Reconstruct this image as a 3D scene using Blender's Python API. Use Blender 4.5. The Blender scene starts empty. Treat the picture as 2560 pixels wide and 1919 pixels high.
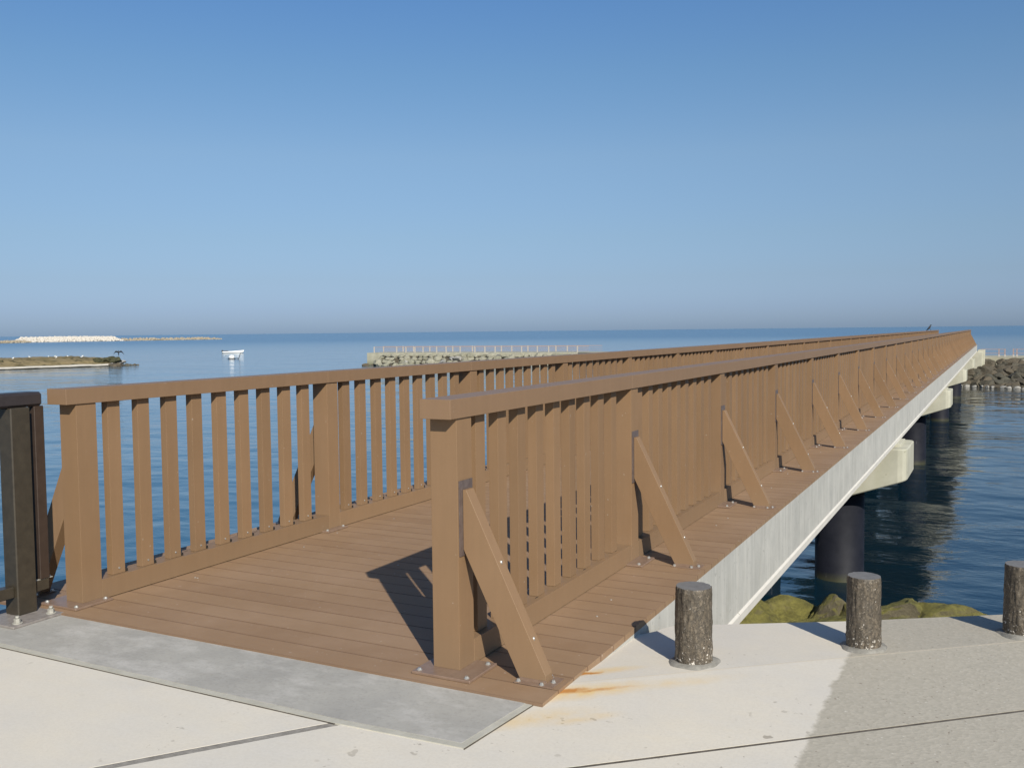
import bpy, bmesh, math, random
from mathutils import Vector, Matrix, noise
random.seed(7)
S = bpy.context.scene
COL = S.collection

# ---------------------------------------------------------------- camera
cam = bpy.data.cameras.new('camera'); camo = bpy.data.objects.new('camera', cam); COL.objects.link(camo)
cam.sensor_width = 36; cam.lens = 2367.8 / 2560 * 36; cam.clip_start = .05; cam.clip_end = 90000
yaw, pit, rol = math.radians(27.2314), math.radians(-3.1885), math.radians(-.6219)
fwd = Vector((-math.sin(yaw)*math.cos(pit), math.cos(yaw)*math.cos(pit), math.sin(pit)))
rt = Vector((math.cos(yaw), math.sin(yaw), 0)); up = rt.cross(fwd)
r2 = rt*math.cos(rol) + up*math.sin(rol); u2 = -rt*math.sin(rol) + up*math.cos(rol)
M = Matrix((r2, u2, -fwd)).transposed().to_4x4(); M.translation = Vector((1.9587, -3.2046, 1.3632))
camo.matrix_world = M
S.camera = camo

# ---------------------------------------------------------------- sky, sun, exposure
SUNV = Vector((1.06, -1.10, 1.0)).normalized()          # towards the sun
EL = math.asin(SUNV.z); AZ = math.atan2(SUNV.x, SUNV.y)
w = bpy.data.worlds.new('World'); S.world = w; w.use_nodes = True
nt = w.node_tree; nt.nodes.clear()
sky = nt.nodes.new('ShaderNodeTexSky'); sky.sky_type = 'NISHITA'; sky.sun_disc = False
sky.sun_elevation = EL; sky.sun_rotation = AZ
sky.air_density = 1.0; sky.dust_density = .6; sky.ozone_density = 2.2; sky.altitude = 0
bg = nt.nodes.new('ShaderNodeBackground'); bg.inputs[1].default_value = .0967
wo = nt.nodes.new('ShaderNodeOutputWorld')
tc = nt.nodes.new('ShaderNodeTexCoord'); sx_ = nt.nodes.new('ShaderNodeSeparateXYZ'); nt.links.new(tc.outputs['Generated'], sx_.inputs[0])
rp = nt.nodes.new('ShaderNodeValToRGB'); nt.links.new(sx_.outputs[2], rp.inputs[0])     # hazy sea air: tones the low sky down
TINT = [(0.0, (0.4, 0.56, 0.99)), (0.022, (0.401, 0.53, 0.927)), (0.054, (0.443, 0.531, 0.777)), (0.096, (0.518, 0.59, 0.738)), (0.178, (0.646, 0.718, 0.794)), (0.256, (0.603, 0.759, 0.861)), (0.328, (0.554, 0.771, 0.957))]
while len(rp.color_ramp.elements) < len(TINT): rp.color_ramp.elements.new(.5)
for k, (p_, c_) in enumerate(TINT): rp.color_ramp.elements[k].position = p_; rp.color_ramp.elements[k].color = (*c_, 1)
mx = nt.nodes.new('ShaderNodeMix'); mx.data_type = 'RGBA'; mx.blend_type = 'MULTIPLY'; mx.inputs[0].default_value = 1
nt.links.new(sky.outputs[0], mx.inputs[6]); nt.links.new(rp.outputs[0], mx.inputs[7])
nt.links.new(mx.outputs[2], bg.inputs[0]); nt.links.new(bg.outputs[0], wo.inputs[0])
sun = bpy.data.lights.new('sun', 'SUN'); sun.energy = 5.0; sun.angle = math.radians(.5); sun.color = (1, .94, .82)
suno = bpy.data.objects.new('sun', sun); COL.objects.link(suno); suno.location = (20, -20, 30)
suno.rotation_euler = SUNV.to_track_quat('Z', 'Y').to_euler()
S.view_settings.view_transform = 'Standard'; S.view_settings.look = 'None'
S.view_settings.exposure = 0.25; S.view_settings.gamma = 1
S.cycles.max_bounces = 6

# ---------------------------------------------------------------- material helpers
class N:
    def __init__(s, name):
        s.m = bpy.data.materials.new(name); s.m.use_nodes = True
        s.t = s.m.node_tree; s.p = s.t.nodes['Principled BSDF']
        s.geo = None
    def n(s, kind, **kw):
        o = s.t.nodes.new('ShaderNode' + kind)
        for k, v in kw.items():
            if k.startswith('i_'):
                key = k[2:]; key = int(key) if key.isdigit() else key.replace('_', ' ')
                if isinstance(v, bpy.types.NodeSocket): s.t.links.new(v, o.inputs[key])
                else: o.inputs[key].default_value = v
            else: setattr(o, k, v)
        return o
    def link(s, a, b): s.t.links.new(a, b)
    def pos(s):
        if not s.geo: s.geo = s.n('NewGeometry')
        return s.geo.outputs['Position']
    def obj(s): return s.n('TexCoord').outputs['Object']
    def scaled(s, v, sc):
        return s.n('Mapping', i_0=v, i_3=sc).outputs[0]
    def noise(s, v, scale, detail=4, rough=.6, dist=0):
        return s.n('TexNoise', i_0=v, i_Scale=scale, i_Detail=detail, i_Roughness=rough, i_Distortion=dist).outputs[0]
    def ramp(s, f, pts):
        r = s.n('ValToRGB', i_0=f); e = r.color_ramp.elements
        while len(e) < len(pts): e.new(.5)
        for k, (p, c) in enumerate(pts):
            e[k].position = p; e[k].color = (c, c, c, 1) if not hasattr(c, '__len__') else (*c, 1)
        return r.outputs[0]
    def mix(s, f, a, b, mode='MIX'):
        o = s.t.nodes.new('ShaderNodeMix'); o.data_type = 'RGBA'; o.blend_type = mode
        for k, v in ((0, f), (6, a), (7, b)):
            if isinstance(v, bpy.types.NodeSocket): s.t.links.new(v, o.inputs[k])
            elif hasattr(v, '__len__'): o.inputs[k].default_value = (*v, 1)
            else: o.inputs[k].default_value = v if k == 0 else (v, v, v, 1)
        return o.outputs[2]
    def math(s, op, a, b=0, c=0):
        o = s.n('Math', operation=op)
        for k, v in enumerate((a, b, c)):
            if isinstance(v, bpy.types.NodeSocket): s.t.links.new(v, o.inputs[k])
            else: o.inputs[k].default_value = v
        return o.outputs[0]
    def col(s, c): 
        if isinstance(c, bpy.types.NodeSocket): s.link(c, s.p.inputs['Base Color'])
        else: s.p.inputs['Base Color'].default_value = (*c, 1)
    def rough(s, r, spec=None, metal=None):
        if isinstance(r, bpy.types.NodeSocket): s.link(r, s.p.inputs['Roughness'])
        else: s.p.inputs['Roughness'].default_value = r
        if spec is not None: s.p.inputs['Specular IOR Level'].default_value = spec
        if metal is not None: s.p.inputs['Metallic'].default_value = metal
    def bump(s, h, dist, strength=1, prev=None):
        b = s.n('Bump', i_Height=h, i_Distance=dist, i_Strength=strength)
        if prev: s.link(prev, b.inputs['Normal'])
        s.link(b.outputs[0], s.p.inputs['Normal']); return b.outputs[0]

def wood_mat(name, base, dark, spec=.35, rough=.55, per=True):
    m = N(name); p = m.pos()
    a = m.noise(p, 3.0, 3); fine = m.noise(m.scaled(p, (60, 60, 60)), 8, 2)
    c = m.mix(m.ramp(a, [(.3, 0), (.75, 1)]), dark, base)
    c = m.mix(m.ramp(fine, [(.35, .12), (.7, 0)]), c, tuple(x*.6 for x in base))
    if per:
        r = m.n('ObjectInfo').outputs['Random']
        st = m.noise(m.scaled(p, (9, 9, .8)), 3.0, 4, .65); c = m.mix(m.ramp(st, [(.35, .28), (.62, 0)]), c, tuple(x*.72 for x in base))
        z_ = m.n('SeparateXYZ', i_0=p).outputs[2]; low = m.n('MapRange', i_0=m.math('ADD', z_, m.math('MULTIPLY', m.noise(p, 7, 4), .12)), i_1=.06, i_2=.26, i_3=.35, i_4=0).outputs[0]
        c = m.mix(low, c, (.20, .15, .10))      # splash dirt near the deck
        c = m.mix(.16, c, m.mix(r, tuple(x*.65 for x in base), tuple(min(1, x*1.35) for x in base)))
    # dusty salt specks
    sp = m.ramp(m.noise(p, 45, 1), [(.78, 0), (.82, .3)])
    c = m.mix(sp, c, (.5, .47, .42))
    m.col(c); m.rough(rough, spec); m.bump(m.noise(p, 160, 2), .0006, .5)
    return m.m
MAT = {}
MAT['wood'] = wood_mat('brown_composite', (.236, .145, .079), (.208, .127, .067))
MAT['rail'] = wood_mat('brown_handrail', (.236, .146, .083), (.211, .131, .073), spec=.5, rough=.5)

def deck_mat():
    m = N('deck_board'); p = m.pos(); sep = m.n('SeparateXYZ', i_0=p)
    idx = m.math('FLOOR', m.math('DIVIDE', m.math('ADD', sep.outputs[1], .135), .1437))
    wn = m.n('TexWhiteNoise', noise_dimensions='1D', i_W=idx).outputs[0]
    c = m.mix(wn, (.250, .160, .093), (.278, .182, .107))
    st = m.noise(m.scaled(p, (1.2, 30, 1)), 6, 3)
    c = m.mix(m.ramp(st, [(.35, .25), (.7, 0)]), c, (.19, .105, .06))
    wear = m.ramp(m.noise(p, 1.7, 5, .65), [(.45, 0), (.68, .5)])
    c = m.mix(wear, c, (.33, .222, .145))
    sp = m.ramp(m.noise(p, 38, 1), [(.74, 0), (.79, .5)])
    c = m.mix(sp, c, (.5, .42, .36))
    fr = m.math('FRACT', m.math('DIVIDE', m.math('ADD', sep.outputs[1], .135), .1437))      # shade of the board gaps, painted as a dark band along the joints
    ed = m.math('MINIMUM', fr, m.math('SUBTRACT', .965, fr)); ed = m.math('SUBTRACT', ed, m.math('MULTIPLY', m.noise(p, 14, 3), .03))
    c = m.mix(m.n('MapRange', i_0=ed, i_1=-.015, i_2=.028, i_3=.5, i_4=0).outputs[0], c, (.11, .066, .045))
    m.col(c); m.rough(.62, .4); m.bump(st, .001, .5)
    return m.m
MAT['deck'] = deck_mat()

def cream_mat():
    m = N('quay_concrete'); p = m.pos(); sep = m.n('SeparateXYZ', i_0=p)
    x, y = sep.outputs[0], sep.outputs[1]
    big = m.noise(p, 1.4, 6, .65); med = m.noise(m.scaled(p, (3, 9, 3)), 1.0, 5, .7)
    c = m.mix(m.ramp(big, [(.3, 0), (.7, 1)]), (.545, .515, .465), (.64, .58, .475))
    c = m.mix(m.ramp(med, [(.35, .35), (.7, 0)]), c, (.60, .57, .52))
    fine = m.noise(p, 90, 3, .7)
    c = m.mix(m.ramp(fine, [(.3, .16), (.6, 0)]), c, (.38, .34, .28))
    pit = m.math('MAXIMUM', m.ramp(m.noise(p, 16, 2, .5), [(.70, 0), (.73, 1)]), m.ramp(m.noise(p, 36, 2, .5), [(.69, 0), (.72, .8)]))
    where = m.ramp(m.noise(p, 1.1, 2), [(.50, 0), (.6, 1)])
    pit = m.math('MULTIPLY', pit, where)
    c = m.mix(m.math('MULTIPLY', pit, .6), c, (.20, .17, .13))
    # rust tongues spreading from the deck edge
    def blob(cx, cy, ang, L, W, amp):
        ca, sa = math.cos(ang), math.sin(ang)
        dx, dy = m.math('SUBTRACT', x, cx), m.math('SUBTRACT', y, cy)
        wv = m.math('MULTIPLY', m.math('SUBTRACT', m.noise(p, 9, 4, .7), .5), .05)
        u = m.math('ADD', m.math('MULTIPLY', dx, ca), m.math('MULTIPLY', dy, sa))
        v = m.math('ADD', m.math('SUBTRACT', m.math('MULTIPLY', dy, ca), m.math('MULTIPLY', dx, sa)), wv)
        q = m.math('ADD', m.math('POWER', m.math('DIVIDE', u, L), 2), m.math('POWER', m.math('DIVIDE', v, W), 2))
        f = m.math('MAXIMUM', m.math('SUBTRACT', 1, m.math('SQRT', q)), 0)
        return m.math('MULTIPLY', f, amp)
    f = None
    for b in ((.49, .035, .75, .13, .028, 2.4), (.59, .10, .70, .20, .018, 1.0), (.495, .265, .75, .085, .02, 2.2)):
        g = blob(*b); f = g if f is None else m.math('MAXIMUM', f, g)
    halo = None
    for b in ((.56, .07, .75, .34, .085, 1.6), (.75, .22, .72, .5, .06, .7), (.53, .31, .75, .24, .05, 1.3), (.50, -.24, .8, .30, .08, .9), (.66, -.16, .8, .18, .05, .8)):
        q_ = blob(*b); halo = q_ if halo is None else m.math('MAXIMUM', halo, q_)
    halo = m.math('MINIMUM', m.math('MULTIPLY', halo, m.ramp(m.noise(p, 12, 4, .7), [(.3, .3), (.65, 1)])), 1)
    nz = m.ramp(m.noise(p, 40, 3, .7), [(.3, .55), (.6, 1)])
    f = m.math('MINIMUM', m.math('MULTIPLY', f, nz), 1)
    c = m.mix(m.math('MULTIPLY', halo, .8), c, (.66, .46, .19))
    c = m.mix(f, c, (.47, .215, .06))
    # exposed aggregate half, a different pour, ragged edge at x = 1.41
    e = m.math('ADD', x, m.math('MULTIPLY', m.math('SUBTRACT', m.noise(p, 6, 7, .75), .5), .09))
    e2 = m.n('MapRange', i_0=e, i_1=1.405, i_2=1.422).outputs[0]
    v = m.n('TexVoronoi', i_0=p, i_Scale=75.0, i_Randomness=1.0)
    ag = m.mix(m.ramp(v.outputs['Color'], [(0, 0), (1, 1)]), (.335, .31, .255), (.425, .39, .325))
    ag = m.mix(m.ramp(big, [(.3, 0), (.75, .5)]), ag, (.41, .37, .30))
    dk = m.ramp(m.noise(p, 42, 2), [(.70, 0), (.75, .6)]); ag = m.mix(dk, ag, (.13, .09, .07))
    v2 = m.n('TexVoronoi', i_0=p, i_Scale=28.0); ag = m.mix(m.ramp(v2.outputs['Distance'], [(.07, .6), (.13, 0)]), ag, m.mix(m.ramp(v2.outputs['Color'], [(.45, 0), (.55, 1)]), (.14, .11, .085), (.56, .53, .47)))
    lt = m.ramp(m.noise(m.scaled(p, (1, 1, 9)), 50, 2), [(.72, 0), (.76, .7)]); ag = m.mix(lt, ag, (.55, .52, .46))
    c = m.mix(e2, c, ag)
    # faint crease line where the slope starts
    k = m.math('SUBTRACT', m.math('MULTIPLY', m.math('SUBTRACT', y, .584), .7713), m.math('MULTIPLY', m.math('SUBTRACT', x, 1.036), .6365))
    k = m.math('ABSOLUTE', m.math('ADD', k, m.math('MULTIPLY', m.math('SUBTRACT', m.noise(p, 5, 3), .5), .015)))
    kl = m.n('MapRange', i_0=k, i_1=.002, i_2=.010, i_3=.5, i_4=0).outputs[0]
    kl = m.math('MULTIPLY', kl, m.n('MapRange', i_0=x, i_1=.45, i_2=.5).outputs[0])
    c = m.mix(kl, c, (.56, .49, .38))
    m.col(c); m.rough(.85, .25)
    h = m.mix(e2, m.mix(pit, fine, 0), v.outputs['Distance'])
    m.bump(h, .0012, .5)
    return m.m
MAT['cream'] = cream_mat()

def simple(name, c0, c1, scale, rough=.8, bump=.002, spec=.3, detail=5, coord='pos', stretch=(1, 1, 1), extra=None, metal=0, bscale=None):
    m = N(name); p = m.pos() if coord == 'pos' else m.obj()
    ps = m.scaled(p, stretch)
    f = m.noise(ps, scale, detail, .65)
    c = m.mix(m.ramp(f, [(.3, 0), (.7, 1)]), c0, c1)
    if extra: c = extra(m, p, c)
    m.col(c); m.rough(rough, spec, metal)
    if bump: m.bump(m.noise(ps, bscale or scale*4, 4, .7), bump, .7)
    return m.m
def pad_x(m, p, c):
    s = m.ramp(m.noise(m.scaled(p, (1.0, 1.9, 1)), 2.6, 6, .7), [(.48, 0), (.68, .6)])
    c = m.mix(s, c, (.52, .50, .47))
    d = m.ramp(m.noise(p, 70, 2), [(.3, .25), (.5, 0)]); return m.mix(d, c, (.2, .19, .17))
MAT['pad'] = simple('approach_concrete', (.285, .275, .255), (.385, .37, .335), 2.0, extra=pad_x, bump=.0012)
MAT['strap'] = simple('strap_steel', (.085, .062, .055), (.13, .10, .09), 40, rough=.4, bump=.0006, spec=.5)
MAT['filler'] = simple('grey_joint_filler', (.17, .155, .135), (.30, .28, .25), 30, bump=.004, bscale=60)
MAT['grout'] = simple('grout', (.36, .345, .29), (.46, .44, .38), 9)
MAT['joint'] = simple('joint_filler', (.06, .05, .04), (.15, .13, .105), 20)
def gir_x(m, p, c):
    dk_ = m.ramp(m.noise(m.scaled(p, (1, 5, .7)), 2.2, 5, .75), [(.52, 0), (.72, .55)]); c = m.mix(dk_, c, (.27, .26, .22))
    s = m.ramp(m.noise(m.scaled(p, (1, 7, .5)), 1.5, 5, .7), [(.48, 0), (.75, .5)])
    c = m.mix(s, c, (.62, .60, .55))
    d = m.ramp(m.noise(p, 30, 2), [(.27, .5), (.36, 0)]); return m.mix(d, c, (.22, .22, .2))
MAT['girder'] = simple('girder_concrete', (.36, .355, .33), (.46, .45, .415), 3, extra=gir_x, bump=.001)
MAT['lip'] = simple('girder_flange', (.50, .48, .44), (.60, .57, .52), 4)
def cap_x(m, p, c):
    d = m.ramp(m.noise(p, 12, 3), [(.25, .6), (.34, 0)]); c = m.mix(d, c, (.2, .2, .13))
    s = m.ramp(m.noise(m.scaled(p, (4, 4, .7)), 1.2, 4), [(.5, 0), (.75, .4)]); return m.mix(s, c, (.36, .35, .25))
MAT['cap'] = simple('cap_concrete', (.345, .337, .270), (.455, .442, .362), 2.2, extra=cap_x)
def pile_x(m, p, c):
    sep = m.n('SeparateXYZ', i_0=p)
    z = m.math('ADD', sep.outputs[2], m.math('MULTIPLY', m.noise(p, 6, 3), .1))
    band = m.n('MapRange', i_0=z, i_1=-2.86, i_2=-2.70, i_3=1, i_4=0).outputs[0]
    c = m.mix(m.math('MULTIPLY', band, .7), c, (.05, .05, .022))
    sc = m.ramp(m.noise(m.scaled(p, (14, 14, .9)), 2.0, 2), [(.72, 0), (.75, .6)])
    return m.mix(sc, c, (.25, .25, .27))
MAT['pile'] = simple('pile_coating', (.006, .007, .012), (.012, .013, .019), 5, rough=.6, bump=.001, spec=.16, extra=pile_x)
def bol_x(m, p, c):
    v = m.n('TexVoronoi', i_0=m.scaled(p, (1, 1, .45)), i_Scale=75.0)
    c = m.mix(m.ramp(v.outputs['Distance'], [(.15, .0), (.6, .7)]), c, (.05, .042, .032))
    sep = m.n('SeparateXYZ', i_0=p)
    lo = m.n('MapRange', i_0=sep.outputs[2], i_1=.0, i_2=.14, i_3=.13, i_4=0).outputs[0]
    c = m.mix(m.ramp(m.noise(p, 130, 3, .8), [(.38, .8), (.5, 0), (.6, 0), (.72, .0)]), c, (.022, .018, .014)); c = m.mix(m.ramp(m.noise(p, 110, 3, .8), [(.58, 0), (.68, .6)]), c, (.34, .29, .23))
    f = m.math('ADD', m.noise(p, 75, 3, .7), lo)
    return m.mix(m.ramp(f, [(.68, 0), (.73, 1)]), c, (.60, .56, .50))
MAT['bollard'] = simple('bollard_log', (.09, .073, .052), (.175, .14, .10), 22, extra=bol_x, coord='obj', bump=.004, stretch=(1, 1, .35), rough=.55, spec=.45)
MAT['bollard_top'] = simple('bollard_top', (.13, .125, .12), (.19, .18, .17), 20, coord='obj', rough=.6, bump=.001)
MAT['mortar'] = simple('mortar', (.17, .16, .14), (.30, .285, .25), 20, bump=.004)
MAT['plate'] = simple('plate_paint', (.175, .115, .082), (.225, .155, .112), 30, rough=.38, bump=.0006, spec=.6)
m_ = N('bolt_steel'); m_.col((.50, .49, .46)); m_.rough(.42, metal=.7); MAT['bolt'] = m_.m
m_ = N('dark_slot'); m_.col((.015, .012, .01)); m_.rough(.9); MAT['slot'] = m_.m
MAT['black'] = simple('fence_metal', (.033, .027, .019), (.048, .039, .027), 25, rough=.38, bump=.0004, spec=.5)
MAT['blackrail'] = simple('fence_rail_metal', (.026, .021, .022), (.036, .03, .03), 25, rough=.45, bump=.0004, spec=.4)
MAT['blackbrown'] = simple('fence_bar_metal', (.034, .022, .016), (.045, .030, .022), 25, rough=.45, bump=.0004, spec=.4)  # darker than the post metal so the bars look less lit
MAT['footplate'] = simple('fence_foot_metal', (.17, .15, .14), (.27, .245, .225), 30, rough=.5, bump=.001)
MAT['galv'] = simple('galvanised', (.26, .25, .22), (.40, .385, .34), 60, rough=.5, bump=.001)
def rock_mat(name, a, b, cc, sc=2.2, alg=None):
    m = N(name); p = m.pos()
    f = m.noise(p, sc, 6, .7); r = m.n('ObjectInfo').outputs['Random']
    c = m.mix(m.ramp(f, [(.3, 0), (.7, 1)]), a, b)
    c = m.mix(m.math('MULTIPLY', r, .8), c, cc)
    c = m.mix(m.ramp(m.noise(p, sc*9, 3, .7), [(.3, .5), (.55, 0)]), c, tuple(x*.4 for x in a))
    if alg:
        z = m.n('SeparateXYZ', i_0=m.geo.outputs['Normal']).outputs[2]
        g = m.math('MULTIPLY', m.ramp(m.math('ADD', z, m.math('MULTIPLY', m.noise(p, 5, 4), .5)), [(.55, 0), (.95, 1)]), .95)
        c = m.mix(g, c, m.mix(m.ramp(m.noise(p, 9, 5, .75), [(.35, 0), (.65, 1)]), alg, tuple(x*2.3 for x in alg)))
    m.col(c); m.rough(.75, .4); m.bump(m.noise(p, sc*6, 7, .8), .07, .8)
    return m.m
MAT['moss'] = rock_mat('mossy_rock', (.07, .06, .038), (.18, .155, .10), (.13, .11, .065), 6, alg=(.105, .096, .024))
MAT['rdark'] = rock_mat('dark_rubble', (.05, .046, .036), (.10, .095, .068), (.11, .085, .055), 1.4)
MAT['rpale'] = rock_mat('pale_rubble', (.24, .23, .17), (.36, .34, .27), (.22, .21, .15), 1.2)
MAT['rwhite'] = rock_mat('white_stone', (.26, .25, .22), (.46, .44, .40), (.3, .29, .27), 3)
MAT['rfar'] = rock_mat('far_white_rock', (.46, .42, .36), (.66, .61, .53), (.56, .52, .46), .5)
MAT['rfar2'] = rock_mat('far_brown_rock', (.20, .17, .12), (.34, .30, .22), (.4, .34, .25), .3)
def jet_x(m, p, c):
    z = m.n('SeparateXYZ', i_0=p).outputs[2]
    b = m.n('MapRange', i_0=z, i_1=-2.85, i_2=-2.2, i_3=.8, i_4=0).outputs[0]
    return m.mix(b, c, (.12, .12, .06))
MAT['jetty'] = simple('jetty_concrete', (.28, .27, .20), (.40, .38, .30), 1.2, extra=jet_x)
m_ = N('jetty_fence_paint'); m_.col((.30, .22, .20)); m_.rough(.6); MAT['jfence'] = m_.m
m_ = N('jetty_post_paint'); m_.col((.40, .37, .33)); m_.rough(.6); MAT['jpost'] = m_.m
def isl():
    m = N('islet_ground'); p = m.pos(); z = m.n('SeparateXYZ', i_0=p).outputs[2]
    f = m.noise(p, .55, 6, .7)
    c = m.mix(m.ramp(f, [(.3, 0), (.55, 1)]), (.09, .075, .03), (.23, .18, .095))
    c = m.mix(m.ramp(m.noise(p, 1.6, 4), [(.58, 0), (.68, .6)]), c, (.30, .22, .13))
    c = m.mix(m.ramp(m.noise(p, .9, 4), [(.36, .85), (.44, 0)]), c, (.035, .035, .018))
    zz = m.math('ADD', z, m.math('MULTIPLY', m.math('SUBTRACT', m.noise(p, .35, 3), .5), .18))
    c = m.mix(m.n('MapRange', i_0=zz, i_1=-2.60, i_2=-2.54, i_3=1, i_4=0).outputs[0], c, (.50, .47, .41))
    c = m.mix(m.n('MapRange', i_0=zz, i_1=-2.81, i_2=-2.74, i_3=1, i_4=0).outputs[0], c, (.03, .028, .02))
    m.col(c); m.rough(.9, .2); m.bump(m.noise(p, 3, 5, .7), .15, .7); return m.m
MAT['islet'] = isl(); MAT['bushg'] = simple('tuft', (.03, .032, .018), (.08, .075, .035), 2, rough=.9, bump=.05)
for nm, c, r in (('boat_white', (.85, .84, .80), .3), ('boat_blue', (.12, .22, .34), .4), ('boat_dark', (.03, .03, .035), .5), ('feather_black', (.012, .012, .016), .6), ('feather_white', (.8, .8, .78), .7), ('feather_grey', (.35, .37, .40), .7), ('beak', (.35, .22, .05), .5)):
    m_ = N(nm); m_.col(c); m_.rough(r); MAT[nm] = m_.m

def water_mat():
    m = N('sea_water'); p = m.pos()
    sep = m.n('SeparateXYZ', i_0=p)
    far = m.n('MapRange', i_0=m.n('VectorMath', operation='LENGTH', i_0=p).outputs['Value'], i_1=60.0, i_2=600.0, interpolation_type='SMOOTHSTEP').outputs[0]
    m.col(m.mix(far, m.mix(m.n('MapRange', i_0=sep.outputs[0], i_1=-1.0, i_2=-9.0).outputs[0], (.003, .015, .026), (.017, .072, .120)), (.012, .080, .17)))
    m.link(m.n('MapRange', i_0=far, i_3=.05, i_4=.22).outputs[0], m.p.inputs['Roughness']); m.p.inputs['IOR'].default_value = 1.5
    n1 = m.noise(m.scaled(p, (1, 1.6, 1)), 5.5, 3, .55, .4)
    n2 = m.noise(m.scaled(p, (1, 1.5, 1)), 1.1, 3, .55, .3)
    n3 = m.noise(m.scaled(p, (1, 1.4, 1)), .10, 4, .6)
    patch = m.ramp(m.noise(m.scaled(p, (1, 2.2, 1)), .045, 3, .55), [(.35, .15), (.65, .9)])      # wind patches
    n1 = m.math('MULTIPLY', n1, patch); n2 = m.math('MULTIPLY', n2, patch)
    b = m.bump(n3, .30, 1.0)
    b = m.bump(n2, .034, 1.0, b)
    b = m.bump(n1, .0085, 1.0, b)
    return m.m
MAT['water'] = water_mat()

# ---------------------------------------------------------------- mesh helpers
def mkobj(name, bm, mats, parent=None, smooth=False, link=True):
    me = bpy.data.meshes.new(name); bm.to_mesh(me); bm.free()
    for m in (mats if isinstance(mats, (list, tuple)) else [mats]): me.materials.append(MAT[m] if isinstance(m, str) else m)
    if smooth:
        for f in me.polygons: f.use_smooth = True
    o = bpy.data.objects.new(name, me)
    if link: COL.objects.link(o)
    if parent: o.parent = parent
    return o
def box(bm, a, b, mi=0, bev=0):
    x0, y0, z0 = a; x1, y1, z1 = b
    if bev:
        t = bmesh.new(); bmesh.ops.create_cube(t, size=1)
        for v in t.verts: v.co = Vector(((x0+x1)/2 + v.co.x*(x1-x0), (y0+y1)/2 + v.co.y*(y1-y0), (z0+z1)/2 + v.co.z*(z1-z0)))
        bmesh.ops.bevel(t, geom=t.edges[:], offset=bev, segments=1, affect='EDGES', profile=.5)
        merge(bm, t, mi); return
    v = [bm.verts.new(c) for c in ((x0,y0,z0),(x1,y0,z0),(x1,y1,z0),(x0,y1,z0),(x0,y0,z1),(x1,y0,z1),(x1,y1,z1),(x0,y1,z1))]
    for f in ((0,3,2,1),(4,5,6,7),(0,1,5,4),(1,2,6,5),(2,3,7,6),(3,0,4,7)):
        q = bm.faces.new([v[i] for i in f]); q.material_index = mi
def merge(bm, t, mi=0, M=None):
    mp = {}
    for v in t.verts: mp[v] = bm.verts.new(M @ v.co if M else v.co)
    for f in t.faces:
        q = bm.faces.new([mp[v] for v in f.verts]); q.material_index = mi; q.smooth = f.smooth
    t.free()
def prism(bm, pts, y0, y1, axis='y', mi=0, bev=0):
    t = bmesh.new()
    def P(u, v, w): return {'y': (u, w, v), 'x': (w, u, v), 'z': (u, v, w)}[axis]
    a = [t.verts.new(P(u, v, y0)) for u, v in pts]; b = [t.verts.new(P(u, v, y1)) for u, v in pts]
    t.faces.new(a); t.faces.new(b[::-1])
    n = len(pts)
    for i in range(n): t.faces.new([a[i], b[i], b[(i+1) % n], a[(i+1) % n]])
    bmesh.ops.recalc_face_normals(t, faces=t.faces[:])
    if bev: bmesh.ops.bevel(t, geom=t.edges[:], offset=bev, segments=1, affect='EDGES', profile=.5)
    merge(bm, t, mi)
def cyl(bm, c, r, z0, z1, seg=16, mi=0, r1=None, smooth=True, axis='z'):
    r1 = r if r1 is None else r1
    def P(u, v, w):
        return {'z': (c[0]+u, c[1]+v, w), 'x': (w, c[0]+u, c[1]+v), 'y': (c[0]+u, w, c[1]+v)}[axis]
    a = [bm.verts.new(P(r*math.cos(2*math.pi*i/seg), r*math.sin(2*math.pi*i/seg), z0)) for i in range(seg)]
    b = [bm.verts.new(P(r1*math.cos(2*math.pi*i/seg), r1*math.sin(2*math.pi*i/seg), z1)) for i in range(seg)]
    fs = [bm.faces.new(a[::-1]), bm.faces.new(b)]
    for i in range(seg):
        f = bm.faces.new([a[i], a[(i+1) % seg], b[(i+1) % seg], b[i]]); f.smooth = smooth; fs.append(f)
    for f in fs: f.material_index = mi
    if axis == 'y': bmesh.ops.reverse_faces(bm, faces=fs)
def bolt(bm, x, y, z, r=.009, h=.009, mi=1, axis='z', sgn=1):
    if axis == 'z':
        cyl(bm, (x, y), r*1.35, z, z+.002, 8, mi, smooth=False); cyl(bm, (x, y), r, z+.002, z+h, 6, mi, r*.8, False)
    elif axis == 'x':
        cyl(bm, (y, z), r*1.25, x, x+.002*sgn, 8, mi, smooth=False); cyl(bm, (y, z), r, x+.002*sgn, x+h*sgn, 6, mi, r*.75, False)
def tag(o, label=None, cat=None, group=None, kind=None):
    if label: o['label'] = label
    if cat: o['category'] = cat
    if group: o['group'] = group
    if kind: o['kind'] = kind
    return o
def empty(name, loc=(0, 0, 0)):
    o = bpy.data.objects.new(name, None); COL.objects.link(o); o.location = loc; o.empty_display_size = .2; return o
def inst(src, name, parent, loc):
    o = src.copy(); o.name = name; COL.objects.link(o); o.parent = parent; o.location = loc; return o

# ---------------------------------------------------------------- water
bm = bmesh.new(); R = 45000; WZ = -2.9
v = [bm.verts.new((x, y, WZ)) for x, y in ((-R, -200), (R, -200), (R, R), (-R, R))]; bm.faces.new(v)
tag(mkobj('sea', bm, 'water'), kind='structure')

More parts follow.
